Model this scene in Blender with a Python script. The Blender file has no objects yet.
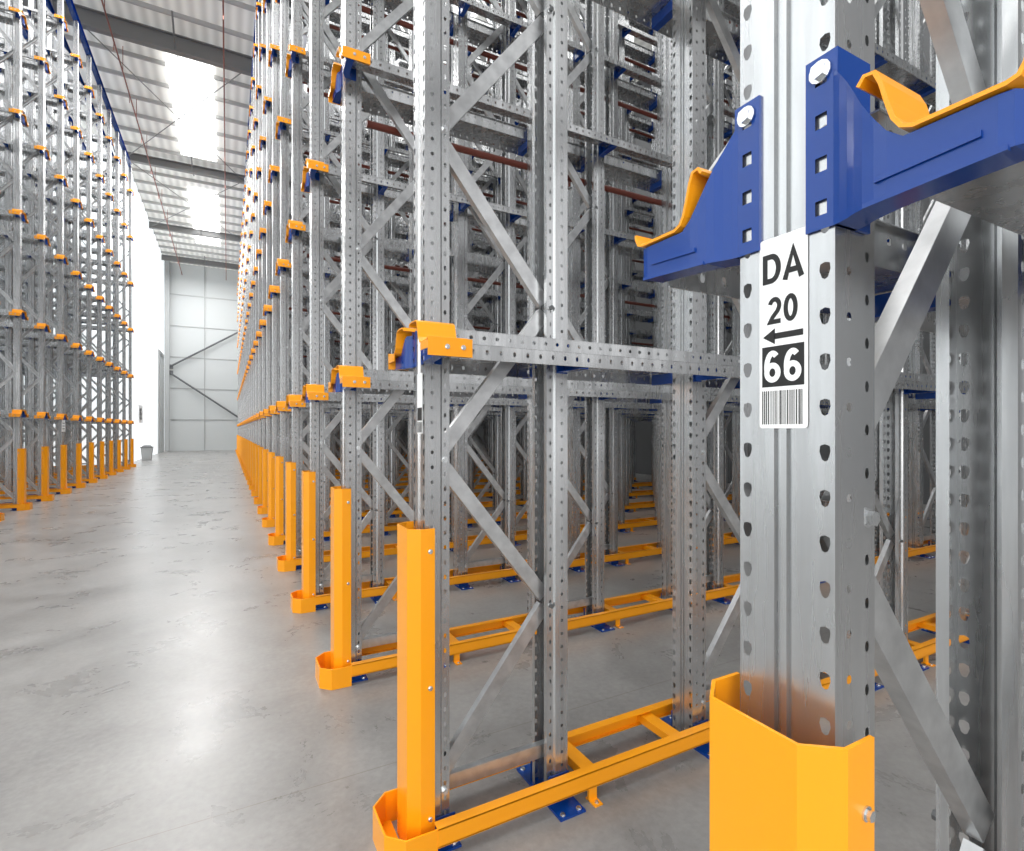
import bpy, math, random
from mathutils import Vector, Matrix
random.seed(3)
S=bpy.context.scene
COL=S.collection
try:
    S.view_settings.view_transform='Standard'
    S.view_settings.look='None'
except Exception: pass

# ------------------------------------------------------------ materials
def mat(name, color, rough=.5, metal=0., noise=None, bump=0., emis=None, rr=None):
    m=bpy.data.materials.new(name); m.use_nodes=True
    nt=m.node_tree; b=nt.nodes['Principled BSDF']
    b.inputs['Base Color'].default_value=(*color,1)
    b.inputs['Roughness'].default_value=rough
    b.inputs['Metallic'].default_value=metal
    if emis:
        b.inputs['Emission Color'].default_value=(*emis[0],1)
        b.inputs['Emission Strength'].default_value=emis[1]
    if noise:
        sc,c2,stretch=noise
        tc=nt.nodes.new('ShaderNodeTexCoord'); mp=nt.nodes.new('ShaderNodeMapping')
        mp.inputs['Scale'].default_value=stretch
        n=nt.nodes.new('ShaderNodeTexNoise'); n.inputs['Scale'].default_value=sc; n.inputs['Detail'].default_value=5
        r=nt.nodes.new('ShaderNodeValToRGB')
        r.color_ramp.elements[0].position=.34; r.color_ramp.elements[1].position=.66
        r.color_ramp.elements[0].color=(*c2,1); r.color_ramp.elements[1].color=(*color,1)
        nt.links.new(tc.outputs['Object'],mp.inputs[0]); nt.links.new(mp.outputs[0],n.inputs['Vector'])
        nt.links.new(n.outputs['Fac'],r.inputs[0]); nt.links.new(r.outputs[0],b.inputs['Base Color'])
        if rr:
            q=nt.nodes.new('ShaderNodeMapRange'); q.inputs[1].default_value=.3; q.inputs[2].default_value=.7
            q.inputs[3].default_value=rr[0]; q.inputs[4].default_value=rr[1]
            nt.links.new(n.outputs['Fac'],q.inputs[0]); nt.links.new(q.outputs[0],b.inputs['Roughness'])
        if bump:
            bp=nt.nodes.new('ShaderNodeBump'); bp.inputs['Strength'].default_value=bump; bp.inputs['Distance'].default_value=.002
            nt.links.new(n.outputs['Fac'],bp.inputs['Height']); nt.links.new(bp.outputs[0],b.inputs['Normal'])
    return m
GALV=mat('galvanised_steel',(.61,.62,.625),.28,.88,(26,(.46,.468,.475),(1,1,.08)),rr=(.32,.19))
GALVD=mat('galvanised_brace',(.62,.63,.635),.30,.84,(20,(.47,.478,.485),(1,1,1)))
ORANGE=mat('orange_powder_coat',(1.0,.375,.006),.30)
BLUE=mat('blue_powder_coat',(.004,.048,.27),.13)
WHITE=mat('sticker_white',(.97,.97,.97),.4)
BLACK=mat('ink_black',(.01,.01,.01),.5)
DARK=mat('dark_steel',(.13,.135,.14),.5,.3)
RAFT=mat('rafter_steel',(.22,.22,.215),.5,.2)
BOLT=mat('zinc_bolt',(.72,.74,.75),.22,.9)
RED=mat('sprinkler_pipe_red',(.24,.07,.045),.45)
BROWN=mat('rack_sprinkler_brown',(.14,.03,.018),.35)
PANEL=mat('wall_cladding',(.52,.54,.54),.55,0,emis=((.95,1,1),.04))  # faint emission added to the cladding to lift the back wall
WHITEW=mat('glowing_white_wall',(.9,.93,.95),.5,0,emis=((.93,.98,1),.75))  # emission stands in for bright light falling on the white walls
SKY=mat('skylight_sheet',(.9,.9,.9),.5,0,emis=((1,1,1),4.))
GREYW=mat('grey_wall',(.14,.145,.15),.7)
PURL=mat('purlin_steel',(.38,.39,.39),.5,.2)
PURR=mat('roof_purlin',(.46,.46,.45),.5,.1)

def floor_mat():
    m=bpy.data.materials.new('polished_concrete'); m.use_nodes=True
    nt=m.node_tree; b=nt.nodes['Principled BSDF']; L=nt.links
    tc=nt.nodes.new('ShaderNodeTexCoord')
    def noise(sc,d,ro,dist=0):
        n=nt.nodes.new('ShaderNodeTexNoise'); n.inputs['Scale'].default_value=sc; n.inputs['Detail'].default_value=d; n.inputs['Roughness'].default_value=ro
        n.inputs['Distortion'].default_value=dist
        L.new(tc.outputs['Object'],n.inputs['Vector']); return n
    n1=noise(.8,9,.66,.6); n2=noise(34,4,.6); n3=noise(1.9,8,.7,.4)
    r=nt.nodes.new('ShaderNodeValToRGB'); e=r.color_ramp.elements
    e[0].position=.32; e[0].color=(.205,.200,.195,1); e[1].position=.68; e[1].color=(.33,.322,.312,1)
    L.new(n1.outputs['Fac'],r.inputs[0])
    mx=nt.nodes.new('ShaderNodeMix'); mx.data_type='RGBA'; mx.blend_type='OVERLAY'; mx.inputs[0].default_value=.25
    L.new(r.outputs[0],mx.inputs[6]); L.new(n2.outputs['Fac'],mx.inputs[7])
    st=nt.nodes.new('ShaderNodeValToRGB'); q=st.color_ramp.elements
    q[0].position=.30; q[0].color=(.78,.77,.765,1); q[1].position=.56; q[1].color=(1,1,1,1)
    L.new(n3.outputs['Fac'],st.inputs[0])
    ms=nt.nodes.new('ShaderNodeMix'); ms.data_type='RGBA'; ms.blend_type='MULTIPLY'; ms.inputs[0].default_value=1
    L.new(mx.outputs[2],ms.inputs[6]); L.new(st.outputs[0],ms.inputs[7])
    br=nt.nodes.new('ShaderNodeTexBrick'); br.offset=0; br.inputs['Scale'].default_value=1
    br.inputs['Brick Width'].default_value=9.4; br.inputs['Row Height'].default_value=8.1
    br.inputs['Mortar Size'].default_value=.003; br.inputs['Mortar Smooth'].default_value=.5
    br.inputs['Color1'].default_value=(1,1,1,1); br.inputs['Color2'].default_value=(1,1,1,1); br.inputs['Mortar'].default_value=(.75,.70,.64,1)
    mp=nt.nodes.new('ShaderNodeMapping'); mp.inputs['Location'].default_value=(3.9,5.9,0)
    L.new(tc.outputs['Object'],mp.inputs[0]); L.new(mp.outputs[0],br.inputs['Vector'])
    mu=nt.nodes.new('ShaderNodeMix'); mu.data_type='RGBA'; mu.blend_type='MULTIPLY'; mu.inputs[0].default_value=1
    L.new(ms.outputs[2],mu.inputs[6]); L.new(br.outputs['Color'],mu.inputs[7]); L.new(mu.outputs[2],b.inputs['Base Color'])
    rr=nt.nodes.new('ShaderNodeMapRange'); rr.inputs[1].default_value=.3; rr.inputs[2].default_value=.7; rr.inputs[3].default_value=.24; rr.inputs[4].default_value=.36
    L.new(n3.outputs['Fac'],rr.inputs[0]); L.new(rr.outputs[0],b.inputs['Roughness'])
    return m
FLOOR=floor_mat()
def roof_mat():
    m=bpy.data.materials.new('corrugated_roof'); m.use_nodes=True
    nt=m.node_tree; b=nt.nodes['Principled BSDF']; L=nt.links
    tc=nt.nodes.new('ShaderNodeTexCoord'); w=nt.nodes.new('ShaderNodeTexWave'); w.bands_direction='X'
    w.inputs['Scale'].default_value=1.1
    L.new(tc.outputs['Object'],w.inputs['Vector'])
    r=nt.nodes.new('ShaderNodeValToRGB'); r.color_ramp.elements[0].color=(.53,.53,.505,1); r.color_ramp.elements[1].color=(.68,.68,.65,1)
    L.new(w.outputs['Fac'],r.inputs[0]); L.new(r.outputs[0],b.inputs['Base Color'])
    L.new(r.outputs[0],b.inputs['Emission Color']); b.inputs['Emission Strength'].default_value=.34  # roof sheets given a glow of their own to brighten the ceiling
    bp=nt.nodes.new('ShaderNodeBump'); bp.inputs['Strength'].default_value=.2; bp.inputs['Distance'].default_value=.02
    L.new(w.outputs['Fac'],bp.inputs['Height']); L.new(bp.outputs[0],b.inputs['Normal'])
    b.inputs['Roughness'].default_value=.5
    return m
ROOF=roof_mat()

# ------------------------------------------------------------ mesh builder
class MB:
    def __init__(s): s.v=[]; s.f=[]; s.m=[]; s.mats=[]
    def mi(s,m):
        if m not in s.mats: s.mats.append(m)
        return s.mats.index(m)
    def add(s,vs,fs,m):
        o=len(s.v); k=s.mi(m); s.v+= [tuple(p) for p in vs]
        for f in fs: s.f.append(tuple(i+o for i in f)); s.m.append(k)
    def box(s,x0,x1,y0,y1,z0,z1,m):
        x0,x1=sorted((x0,x1)); y0,y1=sorted((y0,y1)); z0,z1=sorted((z0,z1))
        s.add([(x0,y0,z0),(x1,y0,z0),(x1,y1,z0),(x0,y1,z0),(x0,y0,z1),(x1,y0,z1),(x1,y1,z1),(x0,y1,z1)],
              [(0,3,2,1),(4,5,6,7),(0,1,5,4),(1,2,6,5),(2,3,7,6),(3,0,4,7)],m)
    def obox(s,a,b,wv,tv,m):
        a=Vector(a);b=Vector(b);w=Vector(wv);t=Vector(tv); vs=[]
        for p in (a,b):
            vs+=[p-w-t,p+w-t,p+w+t,p-w+t]
        s.add(vs,[(0,1,2,3),(7,6,5,4),(0,4,5,1),(1,5,6,2),(2,6,7,3),(3,7,4,0)],m)
    def sheet(s,pl,z0,z1,m):
        n=len(pl); vs=[(x,y,z0) for x,y in pl]+[(x,y,z1) for x,y in pl]
        s.add(vs,[(i,i+1,n+i+1,n+i) for i in range(n-1)],m)
    def prism(s,poly,axis,a0,a1,m):
        n=len(poly)
        def P(u,v,a):
            return {'x':(a,u,v),'y':(u,a,v),'z':(u,v,a)}[axis]
        vs=[P(u,v,a0) for u,v in poly]+[P(u,v,a1) for u,v in poly]
        s.add(vs,[tuple(range(n)),tuple(range(2*n-1,n-1,-1))]+[(i,(i+1)%n,n+(i+1)%n,n+i) for i in range(n)],m)
    def strip(s,pl,t,axis,a0,a1,m):
        q=[Vector(p) for p in pl]; off=[]
        for i in range(len(q)):
            d=(q[min(i+1,len(q)-1)]-q[max(i-1,0)]).normalized(); off.append(Vector((-d.y,d.x))*t)
        poly=[tuple(p) for p in q]+[tuple(q[i]+off[i]) for i in range(len(q)-1,-1,-1)]
        n=len(q)
        def P(u,v,a): return {'x':(a,u,v),'y':(u,a,v),'z':(u,v,a)}[axis]
        N=2*n
        vs=[P(u,v,a0) for u,v in poly]+[P(u,v,a1) for u,v in poly]
        fs=[(i,(i+1)%N,N+(i+1)%N,N+i) for i in range(N)]
        for i in range(n-1):
            fs.append((i,i+1,N-2-i,N-1-i)); fs.append((N+N-1-i,N+N-2-i,N+i+1,N+i))
        s.add(vs,fs,m)
    def holes(s,o,U,V,w,n,p,cu,hw,hh,m,shape=0):
        o=Vector(o);U=Vector(U);V=Vector(V)
        if shape==0: hp=[(1,0),(.75,.75),(0,1),(-.75,.75),(-1,0),(-.75,-.75),(0,-1),(.75,-.75)]
        elif shape==2: hp=[(1,0),(1,1),(0,1),(-1,1),(-1,0),(-1,-1),(0,-1),(1,-1)]
        else: hp=[(1,.1),(.85,.8),(0,1),(-.85,.8),(-1,.1),(-.55,-.8),(0,-1),(.55,-.8)]
        for i in range(n):
            v0=i*p; cv=v0+p/2
            outer=[(w,cv),(w,v0+p),(cu,v0+p),(0,v0+p),(0,cv),(0,v0),(cu,v0),(w,v0)]
            inner=[(cu+a*hw,cv+b*hh) for a,b in hp]
            vs=[o+U*a+V*b for a,b in outer+inner]
            s.add(vs,[(k,(k+1)%8,8+(k+1)%8,8+k) for k in range(8)],m)
    def cyl(s,a,b,r,m,n=10):
        a=Vector(a);b=Vector(b);d=(b-a).normalized(); u=d.orthogonal().normalized(); w=d.cross(u)
        vs=[p+(u*math.cos(2*math.pi*i/n)+w*math.sin(2*math.pi*i/n))*r for p in (a,b) for i in range(n)]
        s.add(vs,[(i,(i+1)%n,n+(i+1)%n,n+i) for i in range(n)]+[tuple(range(n-1,-1,-1)),tuple(range(n,2*n))],m)
    def bolt(s,p,d,m=None,r=.009):
        p=Vector(p);d=Vector(d); m=m or BOLT
        s.cyl(p,p+d*.002,r*1.35,m,12); s.cyl(p+d*.002,p+d*.007,r,m,6)
    def merge(s,o,M=None):
        off=len(s.v)
        for p in o.v: s.v.append(tuple(M@Vector(p)) if M else p)
        for f,k in zip(o.f,o.m):
            s.f.append(tuple(i+off for i in f)); s.m.append(s.mi(o.mats[k]))
    def mesh(s,name):
        me=bpy.data.meshes.new(name); me.from_pydata(s.v,[],s.f)
        for m in s.mats: me.materials.append(m)
        me.polygons.foreach_set('material_index',s.m); me.update()
        return me

def obj(name,data,parent=None,loc=(0,0,0),rz=0.):
    o=bpy.data.objects.new(name,data); COL.objects.link(o)
    if parent: o.parent=parent
    o.location=loc; o.rotation_euler=(0,0,rz)
    if data is None: o.empty_display_size=.1
    return o
def tag(o,label,cat,group=None,kind=None):
    o['label']=label; o['category']=cat
    if group: o['group']=group
    if kind: o['kind']=kind
    return o
def struct(o): o['kind']='structure'; return o

# ------------------------------------------------------------ dimensions
X0=.577; PX=1.235; FD=.57; Y0=.399; PY=1.35; NR=30; NJ=8
H=11.3; ZB=1.67; LEV=[0,1.74,3.48,5.22,6.96,8.7]
XL=-3.2; YL0=12.27-3*PY; NL=13; NJL=4

def upright(mb,x,sx,H=H,big=True):
    n=int(H/.05)
    def q(a,b): return (x+sx*a,b)
    g=1.3 if big else 1.
    mb.sheet([q(0,.026),q(0,.0125),q(.005,.0105),q(.005,.0055),q(0,.0035),q(0,-.0035),q(.005,-.0055),q(.005,-.0105),q(0,-.0125),q(0,-.026)],0,H,GALV)
    for sy in (1,-1):
        mb.holes((x,sy*.026,0),(0,sy,0),(0,0,1),.034,n,.05,.023,.0062*g,.0095*g,GALV,1)
        mb.holes((x,sy*.06,0),(sx,0,0),(0,0,1),.055,n,.05,.026,.0045*g,.005*g,GALV)
        mb.sheet([q(.055,sy*.06),q(.062,sy*.053)],0,H,GALV)
        mb.holes((x+sx*.062,sy*.053,.025),(sx,0,0),(0,0,1),.028,n-1,.05,.012,.0035*g*1.1,.006*g*1.1,GALV)
        mb.sheet([q(.09,sy*.053),q(.09,sy*.034)],0,H,GALV)
        k=0 if sx>0 else 1
        while k<19:
            z=.18+.5625*k-.006
            mb.cyl((x+sx*.072,sy*.053,z),(x+sx*.072,sy*.0555,z),.0115,BOLT,14)
            mb.cyl((x+sx*.072,sy*.0555,z),(x+sx*.072,sy*.064,z),.009,DARK if sx<0 else BOLT,6)
            k+=2
def brace(mb,a,b):
    a=Vector(a);b=Vector(b);d=(b-a).normalized(); w=Vector((0,1,0)).cross(d)
    mb.obox(a+Vector((0,-.012,0)),b+Vector((0,-.012,0)),w*.024,(0,.0012,0),GALVD)
    for k in (1,-1):
        mb.obox(a+w*k*.024,b+w*k*.024,w*.0012,(0,.013,0),GALVD)
def baseplate(mb,x,wy,wx=.055):
    mb.box(x-wx,x+wx,-wy,wy,0,.008,BLUE)
    for sy in (1,-1):
        mb.box(x-.045,x+.045,sy*.064,sy*.068,.008,.10,BLUE)
        mb.bolt((x+wx-.02,sy*(wy-.018),.008),(0,0,1),r=.008); mb.bolt((x-wx+.02,sy*(wy-.018),.008),(0,0,1),r=.008)
WEB=[(.0605,-.004,-.050,.118),(.068,-.006,-.050,.108),(.078,-.010,-.050,.092),(.088,-.016,-.050,.074),(.098,-.020,-.050,.054),
     (.110,-.022,-.049,.034),(.122,-.023,-.048,.016),(.136,-.023,-.047,.004),(.170,-.023,-.045,.004),(.205,-.023,-.043,.004),(.215,-.021,-.042,.004),(.2185,-.014,-.040,.004)]
def bracket(mb,x,sx,s,z,detail=True,front=True,top=.14):
    z+=ZB
    X=lambda a:x+sx*a
    if front:
        if detail:
            nc=4 if top>.1 else 3
            mb.holes((X(-.004),s*.030,z-.05),(0,s,0),(0,0,1),.034,nc,.19/4 if nc==4 else .125/3,.017,.0065,.008,BLUE,2)
            mb.box(X(-.004),X(.0),s*.0295,s*.031,z-.05,z+top,BLUE)
        else: mb.box(X(-.004),X(0),s*.030,s*.064,z-.05,z+top,BLUE)
        mb.box(X(-.004),X(.058),s*.061,s*.065,z-.05,z+top,BLUE)
        vs=[]
        for a,xx,zb,zt in WEB:
            zt=min(zt,top-.012) if top>.1 else min(zt,top-.012 if zt>.01 else -.001)
            vs+=[(X(xx),s*a,z+zb),(X(xx),s*a,z+zt),(X(xx+.038),s*a,z+zb),(X(xx+.042),s*a,z+zt)]
        n=len(WEB); fs=[]
        for i in range(n-1):
            a=4*i;b=a+4
            fs+=[(a,b,b+1,a+1),(a,a+2,b+2,b)]
            if WEB[i][0]>=.134: fs.append((a+1,b+1,b+3,a+3))
        a=4*(n-1); fs.append((a,a+1,a+3,a+2))
        mb.add(vs,fs,BLUE)
        if detail:
            mb.obox((X(-.0235),s*.112,z-.028),(X(-.0235),s*.195,z-.023),(0,0,.0028),(.0022,0,0),BLUE)
            mb.obox((X(-.020),s*.100,z-.0485),(X(-.0225),s*.212,z-.0425),(0,0,.0022),(.0028,0,0),BLUE)
            if top>.1: mb.bolt((X(-.005),s*.047,z+.122),(-sx,0,0))
    else:
        mb.box(X(.004),X(.050),s*.061,s*.065,z-.056,z+.065,BLUE)
        web=[(.062,-.050),(.062,.064),(.083,.064),(.083,-.003),(.208,-.003),(.208,-.050)]
        mb.prism([(s*a,z+b) for a,b in web],'x',X(.010),X(.014),BLUE)
        mb.box(X(.010),X(.048),s*.062,s*.208,z-.053,z-.050,BLUE)
def cap(mb,s,x0,x1,z,big=True):
    z+=ZB
    if big:
        pl=[(.034,.070),(.036,.079),(.060,.081),(.100,.080),(.110,.074),(.118,.052),(.127,.024),(.140,.008),(.155,.002),(.190,.003),(.212,.006),(.223,.012)]
        x0-=.014
    else:
        x0+=.004; x1=.055
        pl=[(.100,.068),(.105,.075),(.112,.074),(.117,.062),(.122,.042),(.128,.022),(.135,.011),(.146,.006),(.180,.006),(.212,.006),(.221,.009),(.226,.018),(.228,.026)]
    pl=[(s*a,z+b) for a,b in pl]
    if s<0: pl=pl[::-1]
    mb.strip(pl,.004,'x',x0,x1,ORANGE)
    if big:
        mb.box(x0,x1+.015,s*.2200,s*.2240,z-.043,z+.014,ORANGE)
        mb.box(x0,x0+.004,s*.150,s*.2200,z-.02,z+.004,ORANGE)
        mb.bolt((x0+.062,s*.2240,z-.014),(0,s,0),r=.006); mb.bolt((x0+.115,s*.2240,z-.014),(0,s,0),r=.006)
    else:
        mb.bolt((x0+.03,s*.165,z+.010),(0,0,1),r=.007)
        mb.bolt((x0+.045,s*.190,z+.010),(0,0,1),r=.007)
def rail(mb,s,L,detail=True):
    z=ZB; x0=.03
    if detail:
        n=int((L-x0)/.05)
        mb.holes((x0,s*.2155,z-.045),(0,0,1),(1,0,0),.046,n,.05,.023,.0085,.0055,GALV)
        mb.holes((x0,s*.088,z+.002),(0,0,1),(1,0,0),.066,n,.05,.045,.007,.007,GALV)
    else:
        mb.add([(x0,s*.2155,z-.045),(L,s*.2155,z-.045),(L,s*.2155,z+.001),(x0,s*.2155,z+.001)],[(0,1,2,3)],GALV)
        mb.add([(x0,s*.088,z+.002),(L,s*.088,z+.002),(L,s*.088,z+.068),(x0,s*.088,z+.068)],[(0,1,2,3)],GALV)
    mb.box(x0,L,s*.086,s*.2155,z-.001,z+.002,GALV)
    mb.box(x0,L,s*.2125,s*.2155,z-.047,z-.045,GALV)
    mb.box(x0,L,s*.076,s*.089,z+.068,z+.070,GALV)

def mk(fn,name):
    mb=MB(); fn(mb); return mb.mesh(name)
POSTA=mk(lambda m:upright(m,0,1),'upright_post_mesh')
POSTA0=mk(lambda m:upright(m,0,1,H,False),'upright_post_front_mesh')
POSTB=mk(lambda m:upright(m,FD,-1),'upright_post_back_mesh')
BPA=mk(lambda m:baseplate(m,.06,.10),'base_plate_front_mesh')
BPM=mk(lambda m:baseplate(m,.045,.165),'base_plate_mesh')
BPB=mk(lambda m:baseplate(m,FD-.045,.165),'base_plate_back_mesh')
nodes=[(.075 if k%2==0 else FD-.075,.18+.5625*k) for k in range(20)]
def seg(k):
    (xa,za),(xb,zb)=nodes[k],nodes[k+1]; return (xa,0,za+.02),(xb,0,zb-.02)
BR=[mk(lambda m,k=k:brace(m,*seg(k)),'diagonal_brace_mesh') for k in range(19)]
BRH=mk(lambda m:brace(m,(.06,0,.17),(FD-.06,0,.17)),'horizontal_brace_mesh')
BK={}
for nm,x,sx,fr,tp in (('f0',0,1,True,.14),('f',0,1,True,.075),('a',0,1,False,0),('b',FD,-1,False,0)):
    for s in (1,-1):
        BK[nm,s]=mk(lambda m:bracket(m,x,sx,s,0,True,fr,tp),'support_bracket_mesh')
def full_frame(mb,first):
    upright(mb,0,1); upright(mb,FD,-1); baseplate(mb,.06 if first else .045,.10 if first else .165); baseplate(mb,FD-.045,.165)
    for k in range(19): brace(mb,*seg(k))
    brace(mb,(.06,0,.17),(FD-.06,0,.17))
    for z in LEV:
        for s in (1,-1):
            bracket(mb,0,1,s,z,False,first,.075); bracket(mb,FD,-1,s,z,False,False)
FRAME={f:mk(lambda m:full_frame(m,f),'rack_frame_mesh') for f in (True,False)}

# ------------------------------------------------------------ rack frames
FLAB='galvanised steel perforated upright frame with diagonal bracing and blue brackets'
frames={}
def near_frame(X,Y,rz,label,levels,fk):
    e=obj('rack_frame',None,None,(X,Y,0),rz); tag(e,label,'rack frame','drive-in rack upright frames')
    obj('upright_post',POSTA0 if fk=='f0' else POSTA,e); obj('upright_post',POSTB,e)
    obj('base_plate',BPM if fk=='a' else BPA,e)['label']='blue steel base plate'; obj('base_plate',BPB,e)['label']='blue steel base plate'
    for b in BR: obj('diagonal_brace',b,e)
    obj('horizontal_brace',BRH,e)
    for z in levels:
        for k in [(fk,1),(fk,-1),('b',1),('b',-1)]:
            o=obj('support_bracket',BK[k],e,(0,0,z)); o['label']='blue cantilever support bracket'
    return e
for r in range(NR):
    for j in range(NJ):
        if r==0 and j>0: continue
        if r==1 and j>4: continue
        X=X0+PX*j; Y=Y0+PY*r
        if (r<=5 and j==0) or (r<=3 and j<=2):
            lab=FLAB
            if r==0: lab='galvanised perforated upright frame with DA 20 66 label and blue brackets'
            frames[r,j]=near_frame(X,Y,0,lab,LEV,'a' if j else ('f0' if r==0 else 'f'))
        else:
            o=obj('rack_frame',FRAME[j==0],None,(X,Y,0)); tag(o,FLAB,'rack frame','drive-in rack upright frames')
for r in range(NL):
    for j in range(NJL):
        o=obj('rack_frame',FRAME[j==0],None,(XL-PX*j,YL0+PY*r,0),math.pi)
        tag(o,'galvanised perforated upright frame of the rack block across the aisle','rack frame','drive-in rack upright frames')

# ------------------------------------------------------------ pallet rails
LR=PX*NJ-.6; LL=PX*NJL-.6
CX0,CX1=-.032,.085
RAIL={}; RAILC={}; CAP={}
for s in (1,-1):
    for nm,L in (('R',LR),('L',LL)):
        mb=MB(); rail(mb,s,L); RAIL[nm,s]=mb.mesh('pallet_rail_mesh')
        cap(mb,s,CX0,CX1,0); RAILC[nm,s]=mb.mesh('pallet_rail_capped_mesh')
    mb=MB(); cap(mb,s,CX0,CX1,0); CAP[s,True]=mb.mesh('rail_end_cap_mesh')
    mb=MB(); cap(mb,s,CX0,CX1,0,False); CAP[s,False]=mb.mesh('rail_end_lip_mesh')
lst=[]
for r in range(NR):
    for li,z in enumerate(LEV):
        for s in (1,-1):
            Y=Y0+PY*r
            if r==0 and li>1: continue
            if r==1 and li>3: continue
            key=(Vector((X0,Y,z+1.7))-Vector((0,0,1.4))).length
            lst.append((key,'R',s,X0,Y,z,r))
for r in range(NL):
    for z in LEV:
        for s in (1,-1):
            Y=YL0+PY*r
            lst.append((Vector((XL,Y,z+.3)).length,'L',s,XL,Y,z,r))
lst.sort(key=lambda t:t[0])
RL='galvanised perforated pallet rail with orange end cap on blue brackets'
stuff=MB(); lowR={}
for s in (1,-1):
    for nm,L in (('R',LR),('L',LL)):
        mb=MB(); rail(mb,s,L,False); cap(mb,s,CX0,CX1,0); lowR[nm,s]=mb
for i,(k,nm,s,X,Y,z,r) in enumerate(lst):
    rz=0 if nm=='R' else math.pi
    if i<296:
        if nm=='R' and r<=7:
            o=obj('pallet_rail',RAIL[nm,s],None,(X,Y,z),rz)
            c=obj('end_cap',CAP[s,r>0],o); c['label']='orange curved rail end cap'
        else: o=obj('pallet_rail',RAILC[nm,s],None,(X,Y,z),rz)
        tag(o,RL,'pallet rail','pallet support rails')
    else:
        stuff.merge(lowR[nm,s],Matrix.Translation((X,Y,z))@Matrix.Rotation(rz,4,'Z'))
o=obj('pallet_rail',stuff.mesh('far_pallet_rails')); tag(o,'distant galvanised pallet rails with orange end caps','pallet rail','pallet support rails','stuff')

def topbeam(x,y0,y1,m):
    mb=MB(); mb.box(x-.05,x+.05,y0,y1,H,H+.004,m); mb.box(x-.05,x-.046,y0,y1,H,H+.16,m); mb.box(x-.05,x+.05,y0,y1,H+.156,H+.16,m)
    return mb.mesh('top_tie_beam_mesh')
for x in (XL-.05,XL-.52,XL-PX-.05,XL-PX*2-.05):
    o=obj('top_tie_beam',topbeam(x,YL0-.1,YL0+PY*12+.1,BLUE)); tag(o,'long blue tie beam along the top of the rack','tie beam','rack top tie beams')
for x in (X0+.05,X0+.52,X0+PX+.05,X0+PX*2+.05):
    o=obj('top_tie_beam',topbeam(x,Y0+PY-.1,Y0+PY*29+.1,BLUE)); tag(o,'long blue tie beam along the top of the rack','tie beam','rack top tie beams')

# ------------------------------------------------------------ guards
def guard(mb):
    pl=[(.026,.086),(-.022,.086),(-.060,.056),(-.060,-.056),(-.022,-.086),(.026,-.086)]
    mb.strip([(a,b) for a,b in pl],.005,'z',.004,1.075,ORANGE)
    for sy in (1,-1):
        for z in (.12,.55,1.0): mb.bolt((.010,sy*.086,z),(0,sy,0),r=.006)
        for z in (.12,.55,1.0): mb.box(0.006,.020,sy*.060,sy*.084,z-.012,z+.012,ORANGE)
GUARD=mk(guard,'post_guard_mesh')
def nose(mb):
    pl=[(.02,.13),(-.085,.13),(-.14,.075),(-.14,-.075),(-.085,-.13),(.02,-.13)]
    mb.strip(pl,.006,'z',0,.11,ORANGE)
    mb.prism([(-.134,.07),(-.134,-.07),(-.083,-.124),(-.065,-.124),(-.065,.124),(-.083,.124)],'z',.003,.009,ORANGE)
def channel(s):
    def f(mb,L):
        mb.box(.02,L,s*.127,s*.132,.052,.112,ORANGE)
        mb.box(.02,L,s*.095,s*.132,.108,.113,ORANGE)
        mb.box(.02,L,s*.112,s*.132,.050,.055,ORANGE)
        x=.64
        while x<L:
            mb.box(x-.018,x+.018,s*.105,s*.165,.0,.005,ORANGE)
            mb.box(x-.018,x+.018,s*.116,s*.128,.0,.052,ORANGE)
            mb.bolt((x,s*.150,.005),(0,0,1),r=.006)
            x+=PX
    return f
def tie1(mb,x):
    mb.box(x,x+.06,-.1275,.1275,.094,.098,ORANGE); mb.box(x,x+.004,-.1275,.1275,.064,.096,ORANGE)
def tiexs(L):
    x=FD+.05; out=[]
    while x<L:
        out.append(x)
        if x+.46<L: out.append(x+.46)
        x+=PX
    return out
LF=LR-.1; LFL=LL-.1
CH={}
for s in (1,-1):
    mb=MB(); channel(s)(mb,LF); CH[s]=mb.mesh('guide_channel_mesh')
NOSE=mk(nose,'nose_plate_mesh'); TIE=mk(lambda m:tie1(m,0),'cross_tie_mesh')
def fullguide(L):
    mb=MB(); nose(mb); channel(1)(mb,L); channel(-1)(mb,L)
    for x in tiexs(L): tie1(mb,x)
    return mb.mesh('floor_guide_mesh')
FG=fullguide(LF); FGL=fullguide(LFL)
GL='orange steel guide rail on the floor with chamfered nose'
for r in range(NR):
    Y=Y0+PY*r
    g=obj('post_guard',GUARD,None,(X0,Y,0)); tag(g,'tall orange folded steel guard around the rack post','post guard','orange post guards')
    if r<=5:
        e=obj('floor_guide_rail',None,None,(X0,Y,0)); tag(e,GL,'guide rail','orange floor guide rails')
        obj('guide_channel',CH[1],e); obj('guide_channel',CH[-1],e); obj('nose_plate',NOSE,e)
        for x in tiexs(LF): obj('cross_tie',TIE,e,(x,0,0))
    else:
        tag(obj('floor_guide_rail',FG,None,(X0,Y,0)),GL,'guide rail','orange floor guide rails')
for r in range(NL):
    Y=YL0+PY*r
    g=obj('post_guard',GUARD,None,(XL,Y,0),math.pi); tag(g,'tall orange folded steel guard around the rack post','post guard','orange post guards')
    tag(obj('floor_guide_rail',FGL,None,(XL,Y,0),math.pi),GL,'guide rail','orange floor guide rails')

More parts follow.
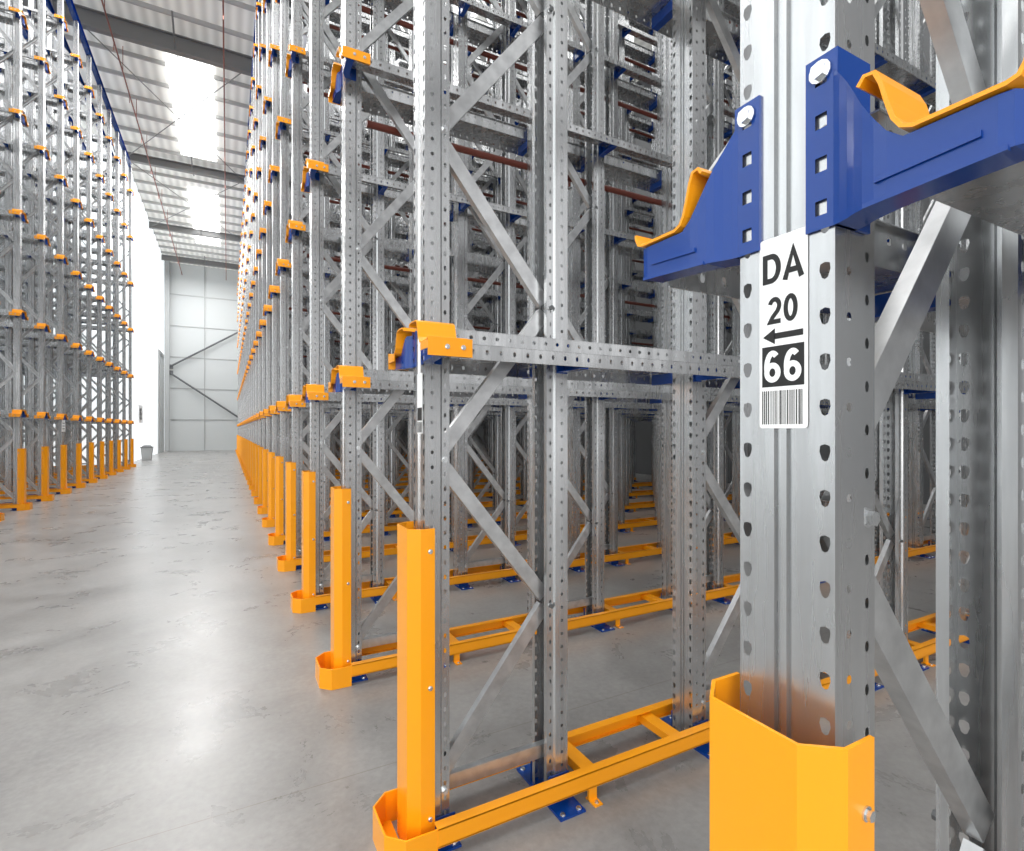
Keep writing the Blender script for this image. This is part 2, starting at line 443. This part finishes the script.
# ------------------------------------------------------------ in-rack sprinkler pipes
def pipe(mb):
    mb.cyl((.15,0,0),(LR,0,0),.022,BROWN,12)
    x=1.6
    while x<LR:
        mb.cyl((x,0,-.015),(x,0,-.07),.009,BROWN,8); mb.cyl((x,0,-.07),(x,0,-.075),.02,BOLT,10); x+=2.47
PIPE=mk(pipe,'sprinkler_pipe_mesh')
for r in (2,3,4,5,6,8,10,12,14,16,18,20):
    for z in (3.22,4.95,6.68,8.4):
        if r%2 and z<4: continue
        o=obj('sprinkler_pipe',PIPE,None,(X0,Y0+PY*r+.083,z)); tag(o,'dark red-brown sprinkler pipe fixed along the rack posts','pipe','in-rack sprinkler pipes')

# ------------------------------------------------------------ drawn sans letters
def arc(cx,cy,rx,ry,a0,a1,n=14):
    return [(cx+rx*math.cos(math.radians(a0+(a1-a0)*i/n)),cy+ry*math.sin(math.radians(a0+(a1-a0)*i/n))) for i in range(n+1)]
GL_={
 'D':(.68,[[(.09,.5),(.09,.91),(.30,.91)]+arc(.32,.5,.265,.41,82,-82)+[(.30,.09),(.09,.09),(.09,.5)]]),
 'A':(.70,[[(.06,0),(.35,.95),(.64,0)],[(.15,.29),(.55,.29)]]),
 '2':(.56,[arc(.28,.68,.19,.235,165,-25)+[(.40,.47),(.20,.26),(.10,.085),(.53,.085)]]),
 '0':(.56,[arc(.28,.5,.19,.415,0,360,28)]),
 '6':(.58,[arc(.29,.31,.195,.225,0,360,28),arc(.30,.48,.205,.435,196,52,16)]),
 '8':(.56,[arc(.28,.30,.19,.215,0,360,24),arc(.28,.72,.165,.19,0,360,24)]),
 'B':(.66,[[(.09,.5),(.09,.91),(.30,.91)]+arc(.33,.715,.20,.195,85,-85)+[(.09,.52)],[(.09,.52)]+arc(.34,.30,.22,.215,88,-88)+[(.09,.09),(.09,.52)]]),
}
def stroke(mb,pl,t,ox,oy,sc,m,closed):
    q=[Vector((x*sc+ox,y*sc+oy)) for x,y in pl]; n=len(q); vs=[]
    for i in range(n):
        a=q[i-1] if i>0 else (q[-2] if closed else None); b=q[i+1] if i<n-1 else (q[1] if closed else None)
        d1=(q[i]-a).normalized() if a is not None else (b-q[i]).normalized()
        d2=(b-q[i]).normalized() if b is not None else d1
        n1=Vector((-d1.y,d1.x)); n2=Vector((-d2.y,d2.x)); mm=(n1+n2)
        mm=mm.normalized() if mm.length>1e-4 else n1
        k=min(1/max(mm.dot(n1),.3),2.2)
        vs+=[(*(q[i]+mm*k*t/2),0),(*(q[i]-mm*k*t/2),0)]
    mb.add(vs,[(2*i,2*i+1,2*i+3,2*i+2) for i in range(n-1)],m)
def word(txt,h,t,m,name,gap=.10):
    tot=sum(GL_[c][0] for c in txt)+gap*(len(txt)-1); mb=MB(); x=-tot*h/2
    for c in txt:
        w,sts=GL_[c]
        for si,st in enumerate(sts):
            cl=(abs(st[0][0]-st[-1][0])+abs(st[0][1]-st[-1][1]))<1e-3
            nb=len(mb.v)
            stroke(mb,st,t*h,x,-h/2,h,m,cl)
            if si: # tiny lift so overlapping strokes never share a plane
                for i in range(nb,len(mb.v)): mb.v[i]=(mb.v[i][0],mb.v[i][1],.0001*h/.03)
        x+=(w+gap)*h
    return mb.mesh(name)
RS=(math.pi/2,0,-math.pi/2)
def sticker(frame,yc,zc,full=True,sc=1.):
    W=.061*sc; Hh=.228*sc
    mb=MB(); rr=.004
    pts=[]
    for cx,cy,a0 in ((W/2-rr,Hh/2-rr,0),(-W/2+rr,Hh/2-rr,90),(-W/2+rr,-Hh/2+rr,180),(W/2-rr,-Hh/2+rr,270)):
        for k in range(4):
            a=math.radians(a0+30*k); pts.append((cx+rr*math.cos(a),cy+rr*math.sin(a)))
    mb.prism(pts,'z',0,.0008,WHITE)
    st=obj('label_sticker',mb.mesh('label_sticker_mesh'),frame,(-.0012,yc,zc)); st.rotation_euler=RS
    st['label']='white location sticker reading DA 20 66 with barcode' if full else 'small white barcode location sticker'
    def add(me,x,y,nm,z=.0011): return obj(nm,me,st,(x,y,z))
    def rect(x0,x1,y0,y1,m,nm,z=.0010):
        b=MB(); b.add([(x0,y0,0),(x1,y0,0),(x1,y1,0),(x0,y1,0)],[(0,1,2,3)],m); return add(b.mesh(nm),0,0,nm,z)
    f=Hh/193.; top=Hh/2
    Yp=lambda py: top-(py-235)*f
    if full:
        add(word('DA',30*f,.185,BLACK,'lettering',.08),0,Yp(266),'lettering')
        add(word('20',27*f,.175,BLACK,'lettering',.08),0,Yp(309),'lettering')
        b=MB(); y=Yp(335); L=W*.42
        b.add([(-L,y,0),(-L+.016,y+.0095,0),(-L+.016,y-.0095,0)],[(0,2,1)],BLACK)
        b.add([(-L+.015,y-.0036,0),(L,y-.0036,0),(L,y+.0036,0),(-L+.015,y+.0036,0)],[(0,1,2,3)],BLACK)
        add(b.mesh('arrow'),0,0,'arrow_mark')
    rect(-W*.44,W*.44,Yp(386),Yp(345),BLACK,'number_box')
    if full: add(word('66',32*f,.18,WHITE,'lettering',.10),0,Yp(365.5),'lettering',.0014)
    b=MB(); x=-W*.44; rnd=random.Random(5)
    while x<W*.43:
        w=rnd.choice((.0006,.0009,.0015)); w=min(w,W*.44-x)
        b.add([(x,Yp(424),0),(x+w,Yp(424),0),(x+w,Yp(390),0),(x,Yp(390),0)],[(0,1,2,3)],BLACK); x+=w+rnd.choice((.0006,.001,.0013))
    add(b.mesh('barcode'),0,0,'barcode',.0010)
sticker(frames[0,0],0,1.516)
sticker(frames[1,0],-.012,1.49,False,.9)

# ------------------------------------------------------------ building
XR=11.6; XLW=-9.6; YB=42; ZC=12.6
mb=MB(); mb.box(XLW,XR,-8,YB+.1,-.1,0,FLOOR); struct(obj('floor',mb.mesh('floor')))
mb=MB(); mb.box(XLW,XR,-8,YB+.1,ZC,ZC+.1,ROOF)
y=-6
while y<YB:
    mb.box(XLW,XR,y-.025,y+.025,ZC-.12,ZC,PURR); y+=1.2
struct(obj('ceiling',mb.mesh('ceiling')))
n=1
for x0 in (-1.65,4.6,-7.5):
    for (a,b) in ((-4,2),(7.2,13.8),(18.6,25.0),(28.6,36.4)):
        mb=MB(); mb.box(x0,x0+1.25,a,b,ZC-.145,ZC-.125,SKY); struct(obj('window_%d'%n,mb.mesh('window'))); n+=1  # panels out of view are added to help light the hall
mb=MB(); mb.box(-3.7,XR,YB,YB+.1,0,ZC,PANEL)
for z in (2.1,4.2,6.3,8.4,10.5): mb.box(-3.7,XR,YB-.04,YB,z-.03,z+.03,PURL)
for x in (-1.4,1.2): mb.box(x-.03,x+.03,YB-.05,YB,0,ZC,PURL)
struct(obj('wall_back',mb.mesh('wall_back')))
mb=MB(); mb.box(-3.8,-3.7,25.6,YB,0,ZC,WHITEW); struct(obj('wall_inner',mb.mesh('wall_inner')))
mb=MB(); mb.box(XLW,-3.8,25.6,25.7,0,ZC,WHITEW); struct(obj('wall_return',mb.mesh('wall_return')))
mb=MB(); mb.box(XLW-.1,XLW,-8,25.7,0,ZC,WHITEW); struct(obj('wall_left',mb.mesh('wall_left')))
mb=MB(); mb.box(XR,XR+.1,-8,YB+.1,0,ZC,GREYW); struct(obj('wall_right',mb.mesh('wall_right')))
n=1
for y in (4.,9.5,17.6,25.9,34.,40.):
    mb=MB(); d=.40 if y<20. else .24
    zb=ZC-.16-d
    mb.box(XLW,XR,y-.10,y+.10,zb-.04,zb,RAFT); mb.box(XLW,XR,y-.02,y+.02,zb,ZC-.12,RAFT); mb.box(XLW,XR,y-.10,y+.10,ZC-.15,ZC-.12,RAFT)
    x=XLW+.5
    while x<XR:
        mb.cyl((x,y,zb-.02),(x,y+1.0,ZC-.12),.025,RAFT,6); mb.cyl((x,y,zb-.02),(x,y-1.0,ZC-.12),.025,RAFT,6); x+=2.6
    struct(obj('trim_%d'%n,mb.mesh('trim'))); n+=1
for (a,b) in (((-3.6,17.6),(.6,25.9)),((.6,17.6),(-3.6,25.9)),((-3.6,25.9),(.6,34.)),((.6,25.9),(-3.6,34.))):
    mb=MB(); mb.cyl((a[0],a[1],ZC-.35),(b[0],b[1],ZC-.35),.016,RAFT,8); struct(obj('trim_%d'%n,mb.mesh('trim'))); n+=1
mb=MB(); mb.box(-3.68,-3.4,YB-.45,YB-.43,0,ZC-.01,PURL); mb.box(-3.68,-3.4,YB-.2,YB-.18,0,ZC-.01,PURL); mb.box(-3.55,-3.53,YB-.43,YB-.2,0,ZC-.01,PURL)
struct(obj('trim_%d'%n,mb.mesh('trim'))); n+=1
for a,b in (((-3.4,YB-.3,5.6),(1.2,YB-.3,8.6)),((-3.4,YB-.3,5.2),(1.2,YB-.3,1.9))):
    mb=MB(); mb.cyl(a,b,.06,DARK,10); mb.box(a[0]-.1,a[0]+.2,YB-.32,YB-.28,a[2]-.15,a[2]+.15,DARK)
    struct(obj('trim_%d'%n,mb.mesh('trim'))); n+=1
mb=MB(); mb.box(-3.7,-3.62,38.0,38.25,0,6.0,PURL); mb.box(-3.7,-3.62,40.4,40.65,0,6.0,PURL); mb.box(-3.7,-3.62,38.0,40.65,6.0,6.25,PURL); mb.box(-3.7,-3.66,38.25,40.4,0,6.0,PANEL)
struct(obj('door_1',mb.mesh('door')))
for x in (-2.7,-.1):
    mb=MB(); mb.cyl((x,-6,ZC-.75),(x,YB-.05,ZC-.75),.020,RED,10)
    y=6.
    while y<YB:
        mb.cyl((x,y,ZC-.75),(x,y,ZC),.010,RED,6); mb.cyl((x,y+1.2,ZC-.75),(x,y+1.2,ZC-1.0),.010,RED,6); y+=2.6
    o=obj('sprinkler_main',mb.mesh('sprinkler_main')); tag(o,'long red sprinkler pipe hung under the roof','pipe','roof sprinkler pipes')
ws=MB(); ws.box(-3.7,-3.692,30.2,31.6,1.75,2.6,WHITE)
wsn=obj('wall_sign',ws.mesh('wall_sign')); tag(wsn,'small white sign with black 8B on the pale side wall','sign')
t=obj('lettering',word('8B',.56,.20,BLACK,'lettering'),wsn,(-3.690,30.9,2.17)); t.rotation_euler=(math.pi/2,0,math.pi/2)
bn=obj('waste_bin',None,None,(-3.3,29.6,0)); tag(bn,'small grey floor bin standing beside the pale side wall','bin')
def frus(mb,w0,w1,z0,z1,m):
    vs=[(-w0,-w0,z0),(w0,-w0,z0),(w0,w0,z0),(-w0,w0,z0),(-w1,-w1,z1),(w1,-w1,z1),(w1,w1,z1),(-w1,w1,z1)]
    mb.add(vs,[(0,3,2,1),(4,5,6,7),(0,1,5,4),(1,2,6,5),(2,3,7,6),(3,0,4,7)],m)
mb=MB(); frus(mb,.17,.22,0,.58,PURL); obj('bin_body',mb.mesh('bin_body'),bn)
mb=MB(); frus(mb,.24,.24,.58,.62,DARK); frus(mb,.20,.12,.62,.70,DARK); obj('bin_lid',mb.mesh('bin_lid'),bn)
mb=MB(); mb.box(XL+.004,XL+.010,YL0+PY*5-.13,YL0+PY*5+.13,1.36,1.62,WHITE)
for k in range(3): mb.box(XL+.010,XL+.011,YL0+PY*5-.09,YL0+PY*5+.09,1.42+.06*k,1.435+.06*k,BLACK)
tag(obj('notice_plate',mb.mesh('notice_plate')),'small white notice plate fixed to a rack post','sign')

# ------------------------------------------------------------ lights
w=bpy.data.worlds.new('World'); S.world=w; w.use_nodes=True
w.node_tree.nodes['Background'].inputs[0].default_value=(.99,.99,1,1); w.node_tree.nodes['Background'].inputs[1].default_value=1.05
def area(name,loc,rot,sx,sy,e,c=(1,.995,.985)):
    l=bpy.data.lights.new(name,'AREA'); l.shape='RECTANGLE'; l.size=sx; l.size_y=sy; l.energy=e; l.color=c
    o=bpy.data.objects.new(name,l); COL.objects.link(o); o.location=loc; o.rotation_euler=rot
for y,e in ((3,430),(14,580),(25,620),(36,620)):
    area('aisle_fill',(-1.3,y,ZC-.9),(0,0,0),3.0,7,e)  # fill panels added under the roof to brighten the aisle
for y in (5,18,31):
    area('rack_fill',(5.5,y,ZC-.9),(0,0,0),8,10,1300)  # added fill over the right racks to brighten their deep interior
area('rack_fill',(-6.2,14,ZC-.9),(0,0,0),5,16,650)  # same added fill above the left racks
area('rear_fill',(-2.5,-5,3.2),(math.radians(80),0,math.radians(-25)),7,5,290,(1,.99,.97))  # soft fill added behind the camera, no door there

cam=bpy.data.cameras.new('Camera'); c=bpy.data.objects.new('Camera',cam); COL.objects.link(c)
c.location=(0,0,1.4); c.rotation_euler=(math.pi/2,0,math.radians(-28.2)); cam.sensor_width=36; cam.lens=530/1024*36
cam.shift_y=.0044; cam.clip_start=.02; cam.clip_end=200
S.camera=c
